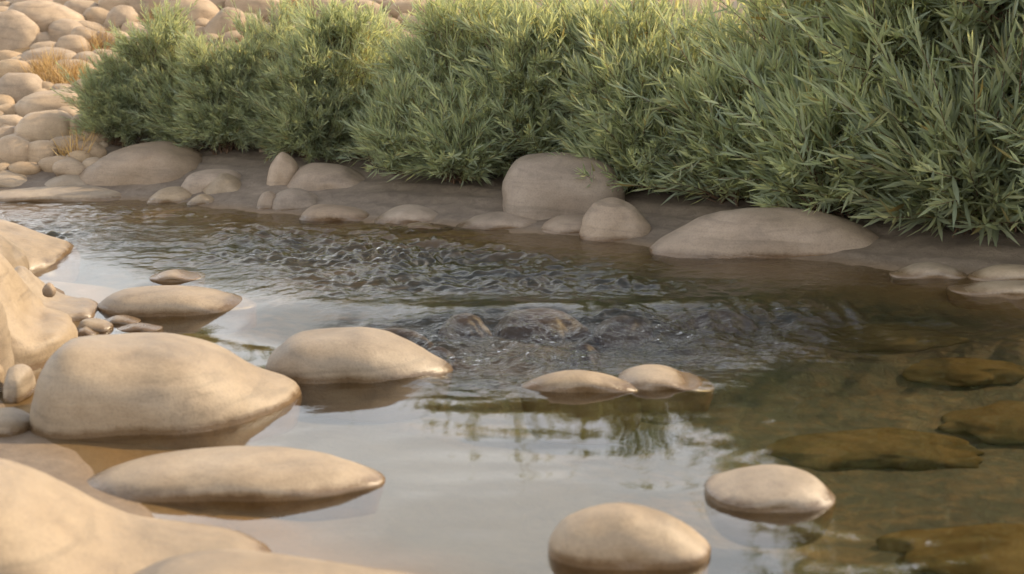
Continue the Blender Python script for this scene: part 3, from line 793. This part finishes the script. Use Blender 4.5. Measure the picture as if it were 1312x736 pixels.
def willow(pxc, py_base, hwpx, py_top, label, leaf, seed, clumps=30, shoots=16, near=True, ryf=.8, dens=1.0):
    g = np.random.default_rng(seed)
    c = on_terrain(pxc, py_base)
    Y = c[1]; rx = hwpx * Y / FPX; ry = rx * ryf
    c = c + np.array([0, ry * .75, 0]); c[2] = terrain(c[0], c[1])
    ztop = at_depth(pxc, py_top, c[1])[2]; h = max(ztop - c[2], .15)
    # clump centres over a lumpy dome
    n = clumps
    az = g.uniform(0, 2 * math.pi, n); el = np.arcsin(g.uniform(-.02, 1, n))
    U = np.stack([np.cos(el) * np.cos(az), np.cos(el) * np.sin(az), np.sin(el)], 1)
    rad = g.uniform(.55, 1.0, n)
    lump = 1 + .16 * pn(U[:, 0] * 2 + seed, U[:, 1] * 2, U[:, 2] * 2)
    S = np.array([rx, ry, h])
    shl = leaf * g.uniform(2.0, 3.2, n)
    CC = c + U * S * (rad * lump)[:, None]
    CC = CC - unit(U * S) * (shl * .55)[:, None]
    CC[:, 2] = np.maximum(CC[:, 2], terrain(CC[:, 0], CC[:, 1]) + .04)
    nrm = unit(U / S)
    # shoots
    ci = np.repeat(np.arange(n), shoots); m_ = len(ci)
    D = unit(nrm[ci] * .75 + np.array([0, 0, .80]) + g.normal(size=(m_, 3)) * .44)
    st = CC[ci] + g.normal(size=(m_, 3)) * (leaf * .35)
    Ls = shl[ci] * g.uniform(.7, 1.25, m_) * np.where(g.random(m_) < .07, 1.55, 1.0)
    bend = np.stack([g.normal(size=m_) * .12, g.normal(size=m_) * .12, g.normal(size=m_) * .12 + np.where(D[:, 2] > .3, -.10, .12)], 1)
    gz_ = terrain(st[:, 0], st[:, 1]) + .012
    st[:, 2] = np.maximum(st[:, 2], gz_)
    tipz = st[:, 2] + (D[:, 2] + bend[:, 2]) * Ls
    low = tipz < gz_ + .01
    D[low, 2] = np.abs(D[low, 2]) * .3 + .02; bend[low, 2] = .05
    D = unit(D)
    nl = max(8, int(30 * dens))
    tt = np.linspace(.18, 1.0, nl)
    T = np.tile(tt, m_); si = np.repeat(np.arange(m_), nl)
    T = T + g.normal(size=len(T)) * .015
    pos = st[si] + D[si] * (Ls[si] * T)[:, None] + bend[si] * (Ls[si] * T * T)[:, None]
    tang = unit(D[si] + bend[si] * (2 * T)[:, None])
    ref = np.where(np.abs(tang[:, 2:3]) > .9, np.array([[1., 0, 0]]), np.array([[0, 0, 1.]]))
    a1 = unit(np.cross(tang, ref)); a2 = np.cross(tang, a1)
    ph = np.tile(np.arange(nl) * 2.39996, m_) + np.repeat(g.uniform(0, 6.28, m_), nl) + g.normal(size=len(T)) * .3
    rad_ = a1 * np.cos(ph)[:, None] + a2 * np.sin(ph)[:, None]
    th = np.interp(T, [.15, .7, 1.0], [.80, .62, .25]) + g.normal(size=len(T)) * .17
    ld = unit(tang * np.cos(th)[:, None] + rad_ * np.sin(th)[:, None] + np.array([0, 0, .05]))
    side = unit(np.cross(ld, rad_) + g.normal(size=(len(T), 3)) * .35)
    side = unit(side - ld * (side * ld).sum(1)[:, None])
    ln = leaf * .80 * np.interp(T, [.15, .5, .9, 1.0], [.75, 1.05, .85, .6]) * g.uniform(.7, 1.25, len(T))
    wd = ln * g.uniform(.08, .12, len(T))
    curl = g.uniform(-.10, .28, len(T))
    lv, lf = leaf_arrays(pos, ld, side, ln, wd, curl, NEAR_ST if near else FAR_ST)
    root = bpy.data.objects.new('willow_shrub', None); C.objects.link(root); root.location = c
    tag(root, label, 'shrub', 'willow shrubs along the far bank')
    link('foliage', mesh_from('foliage', lv - c, lf, 4, M_LEAF), root)
    # twigs and stems
    mid = st + D * (Ls * .5)[:, None] + bend * (Ls * .25)[:, None]; tip = st + D * (Ls * .97)[:, None] + bend * (Ls * .94)[:, None]
    v1, f1 = tube_arrays(st, mid, tip, np.full(m_, leaf * .022), np.full(m_, leaf * .008))
    foot = c + np.stack([g.normal(size=n) * rx * .14, g.normal(size=n) * ry * .14, np.full(n, -.03)], 1)
    md = foot * .45 + CC * .55; md[:, 2] += .12 * h * (1 - U[:, 2])
    v2, f2 = tube_arrays(foot, md, CC, np.full(n, leaf * .07), np.full(n, leaf * .028))
    link('stem', mesh_from('stem', np.concatenate([v1, v2]) - c, np.concatenate([f1, f2 + len(v1)]), 4, M_TWIG), root)
    return len(ln)

W = [
 # px centre, base row, half width, top row, leaf, near, clumps, label
 (146, 192, 44, 80, .050, 0, 46, 'low leftmost willow shrub beside the cobble slope'),
 (200, 190, 78, 18, .052, 0, 96, 'rounded willow shrub with a pointed top behind the big brown whaleback boulder'),
 (283, 203, 68, 42, .056, 0, 80, 'willow shrub behind the bright rounded waterside boulder'),
 (335, 196, 72, 20, .056, 0, 84, 'willow shrub peaking behind the upright egg-shaped boulder'),
 (395, 212, 70, 55, .062, 0, 74, 'lower willow shrub behind the humped boulder'),
 (442, 206, 86, 6, .062, 0, 92, 'broad willow shrub rising to a rounded top right of the humped boulder'),
 (512, 233, 62, 118, .068, 0, 44, 'low willow shrub reaching over the bare shaded bank right of the humped boulder'),
 (585, 222, 96, -8, .070, 0, 84, 'tall sunlit willow shrub left of the big block boulder'),
 (590, 240, 58, 130, .074, 1, 40, 'low shaded willow shrub close to the left side of the big block boulder'),
 (690, 236, 112, -4, .082, 1, 72, 'tall dense willow shrub directly behind the big block boulder'),
 (838, 254, 78, 88, .088, 1, 40, 'low willow shrub reaching over the bank behind the small dome boulder'),
 (822, 240, 100, 2, .090, 1, 62, 'tall willow shrub right of the big block boulder, behind a lower one'),
 (950, 270, 90, 90, .100, 1, 40, 'willow shrub hanging over the left half of the long whaleback boulder'),
 (1020, 256, 112, -40, .102, 1, 62, 'tall willow shrub behind the long whaleback boulder'),
 (1075, 288, 90, 110, .120, 1, 36, 'willow shrub drooping over the right end of the long whaleback boulder'),
 (1172, 284, 118, -105, .128, 1, 56, 'tall spreading willow shrub right of the long whaleback boulder'),
 (1268, 311, 96, 130, .142, 1, 34, 'near willow shrub drooping to the bank by the right frame edge'),
 (1335, 298, 130, -140, .136, 1, 50, 'tall willow shrub cut by the right frame edge'),
 (760, 222, 100, -14, .085, 0, 50, 'tall sunlit willow shrub in the back row above the big block boulder'),
 (900, 222, 76, 2, .090, 0, 40, 'sunlit willow shrub in the back row left of the gap showing a tan boulder'),
 (1115, 240, 120, -60, .105, 0, 50, 'tall sunlit willow shrub in the back row above the right willows'),
 (1270, 255, 140, -110, .110, 0, 46, 'tallest willow shrub in the back row at the top right corner'),
 (245, 196, 56, 46, .054, 0, 60, 'willow shrub between two peaked ones, above the rock tucked behind the bright boulder'),
 (372, 203, 52, 40, .060, 0, 56, 'willow shrub in the dip between two peaks, above the upright egg-shaped boulder'),
 (1440, 330, 120, -140, .120, 0, 40, 'willow shrub on the bank beyond the right frame edge'),
]
nleaf = 0
for k, (a, b, c_, d, lf_, nr, cl, lab) in enumerate(W):
    nleaf += willow(a, b, c_, d, lab, lf_, 100 + k, clumps=cl, near=bool(nr))
print('leaves', nleaf)

# ------------------------------------------------------------------ dry grass
m, nt, N, L = new_mat('dry_grass_blade'); M_GRASS = m
o_ = N.new('ShaderNodeOutputMaterial'); b_ = N.new('ShaderNodeBsdfPrincipled'); L.new(b_.outputs[0], o_.inputs[0])
g_ = N.new('ShaderNodeNewGeometry'); r_1 = ramp(N, [(0, (.26, .14, .04)), (.5, (.46, .27, .08)), (1, (.60, .40, .15))]); L.new(g_.outputs['Random Per Island'], r_1.inputs[0])
L.new(r_1.outputs[0], b_.inputs['Base Color']); b_.inputs['Roughness'].default_value = .6

def grass_patch(spots, label, name='dry_grass', per=260):
    bs = []
    g = np.random.default_rng(55)
    for (px, py, sx, sy) in spots:
        q = on_terrain(px, py); k = q[1] / FPX
        bx = q[0] + g.normal(size=per) * sx * k; by = q[1] + g.normal(size=per) * sy * k * 4
        bs.append(np.stack([bx, by, terrain(bx, by)], 1))
    B = np.concatenate(bs); n = len(B)
    d = unit(np.stack([g.normal(size=n) * .5, g.normal(size=n) * .5, np.full(n, 1.0)], 1))
    side = unit(np.cross(d, g.normal(size=(n, 3))))
    ln = g.uniform(.06, .16, n)
    v, f = leaf_arrays(B, d, side, ln, np.full(n, .0035), g.uniform(.1, .6, n), FAR_ST)
    o = link(name, mesh_from(name, v, f, 4, M_GRASS))
    tag(o, label, 'grass', kind='stuff')

grass_patch([(70, 104, 12, 5), (88, 112, 10, 5), (100, 106, 8, 4), (62, 96, 8, 3)], 'dry orange grass patch between boulders on the cobble slope', per=240)
grass_patch([(365, 4, 14, 5), (390, 10, 12, 5), (350, 14, 10, 4), (130, 62, 8, 4), (98, 205, 6, 3), (210, 30, 8, 4)], 'dry straw grass along the top of the slope', per=170)

# gravel: loose stones on the slope
V, F = ico(1)
gr = np.random.default_rng(9)
def gravel(n, mat, label, place, smin, smax):
    PV, PF, XY = [], [], []
    while len(XY) < n:
        q = place()
        if q is not None: XY.append(q)
    XY = np.array(XY); ZZ = terrain(XY[:, 0], XY[:, 1])
    for (x, y), z0 in zip(XY, ZZ):
        s = gr.uniform(smin, smax); q = V * np.array([1, gr.uniform(.7, 1), gr.uniform(.5, .8)]) * s * (1 + gr.normal(size=(len(V), 1)) * .08)
        a = gr.uniform(0, 6.28); ca, sa = math.cos(a), math.sin(a)
        PF.append(F + len(PV) * len(V))
        PV.append(np.stack([q[:, 0] * ca - q[:, 1] * sa, q[:, 0] * sa + q[:, 1] * ca, q[:, 2]], 1) + np.array([x, y, z0 + s * .1]))
    tag(link('gravel', mesh_from('gravel', np.concatenate(PV), np.concatenate(PF), 3, mat)), label, 'gravel', kind='stuff')
def on_slope():
    x, y = gr.uniform(-4.5, 1.5), gr.uniform(6.0, 13.5)
    return (x, y) if y - far_y(x) > .6 else None
gravel(2000, M_HILL, 'loose tan gravel strewn between the boulders of the slope', on_slope, .010, .034)

# ------------------------------------------------------------------ light
SUN_AZ, SUN_EL = R(24), R(37)      # azimuth from +X (right) towards +Y (away from camera)
sd = Vector((math.cos(SUN_EL) * math.cos(SUN_AZ), math.cos(SUN_EL) * math.sin(SUN_AZ), math.sin(SUN_EL)))
sl = bpy.data.lights.new('sun', 'SUN'); sl.energy = 4.3; sl.angle = R(0.6); sl.color = (1.0, .81, .55)
so = bpy.data.objects.new('sun', sl); C.objects.link(so); so.rotation_euler = sd.to_track_quat('Z', 'Y').to_euler(); so.location = (6, 3, 6)

w = bpy.data.worlds.new('World'); scene.world = w; w.use_nodes = True
N = w.node_tree.nodes; L = w.node_tree.links; N.clear()
out = N.new('ShaderNodeOutputWorld'); bg = N.new('ShaderNodeBackground'); L.new(bg.outputs[0], out.inputs[0])
sky = N.new('ShaderNodeTexSky'); sky.sky_type = 'NISHITA'; sky.sun_disc = False
sky.sun_elevation = SUN_EL; sky.sun_rotation = math.atan2(sd.x, sd.y)
sky.air_density = 1.0; sky.dust_density = 2.5; sky.ozone_density = 1.0
tc = N.new('ShaderNodeTexCoord')
mp = N.new('ShaderNodeMapping'); mp.inputs['Scale'].default_value = (1, 1, 3.2); L.new(tc.outputs['Generated'], mp.inputs[0])
nz = noise(N, L, mp.outputs[0], 2.6, 5, .55, .4)
cr = ramp(N, [(.34, 0.6), (.62, 1.0)]); L.new(nz.outputs[0], cr.inputs[0])
# bright hazy cloud bank low in the sky, clear towards the zenith
sz = N.new('ShaderNodeSeparateXYZ'); L.new(tc.outputs['Generated'], sz.inputs[0])
lo = N.new('ShaderNodeMapRange'); lo.interpolation_type = 'SMOOTHSTEP'; L.new(sz.outputs[2], lo.inputs[0])
lo.inputs[1].default_value = .42; lo.inputs[2].default_value = .78; lo.inputs[3].default_value = 1.0; lo.inputs[4].default_value = .12
cc = mix_c(N, L, math_n(N, L, 'MULTIPLY', cr.outputs[0], lo.outputs[0]), sky.outputs[0], (18.2, 18.5, 18.6))
L.new(cc, bg.inputs['Color']); bg.inputs['Strength'].default_value = .105

# ------------------------------------------------------------------ camera
cam = bpy.data.cameras.new('camera'); co = bpy.data.objects.new('camera', cam); C.objects.link(co)
co.location = (0, 0, CAM_H); co.rotation_euler = (math.pi / 2 - PITCH, 0, 0)
cam.sensor_width = 36; cam.lens = FPX / 1312 * 36; cam.clip_end = 2000; cam.clip_start = .05
cam.dof.use_dof = True; cam.dof.focus_distance = 4.7; cam.dof.aperture_fstop = 4.5
scene.camera = co
scene.view_settings.view_transform = 'Standard'; scene.view_settings.look = 'None'
scene.view_settings.exposure = 0.48; scene.view_settings.gamma = 1.0; scene.view_settings.use_curve_mapping = False
scene.cycles.max_bounces = 8; scene.cycles.transparent_max_bounces = 12
scene.cycles.use_denoising = True
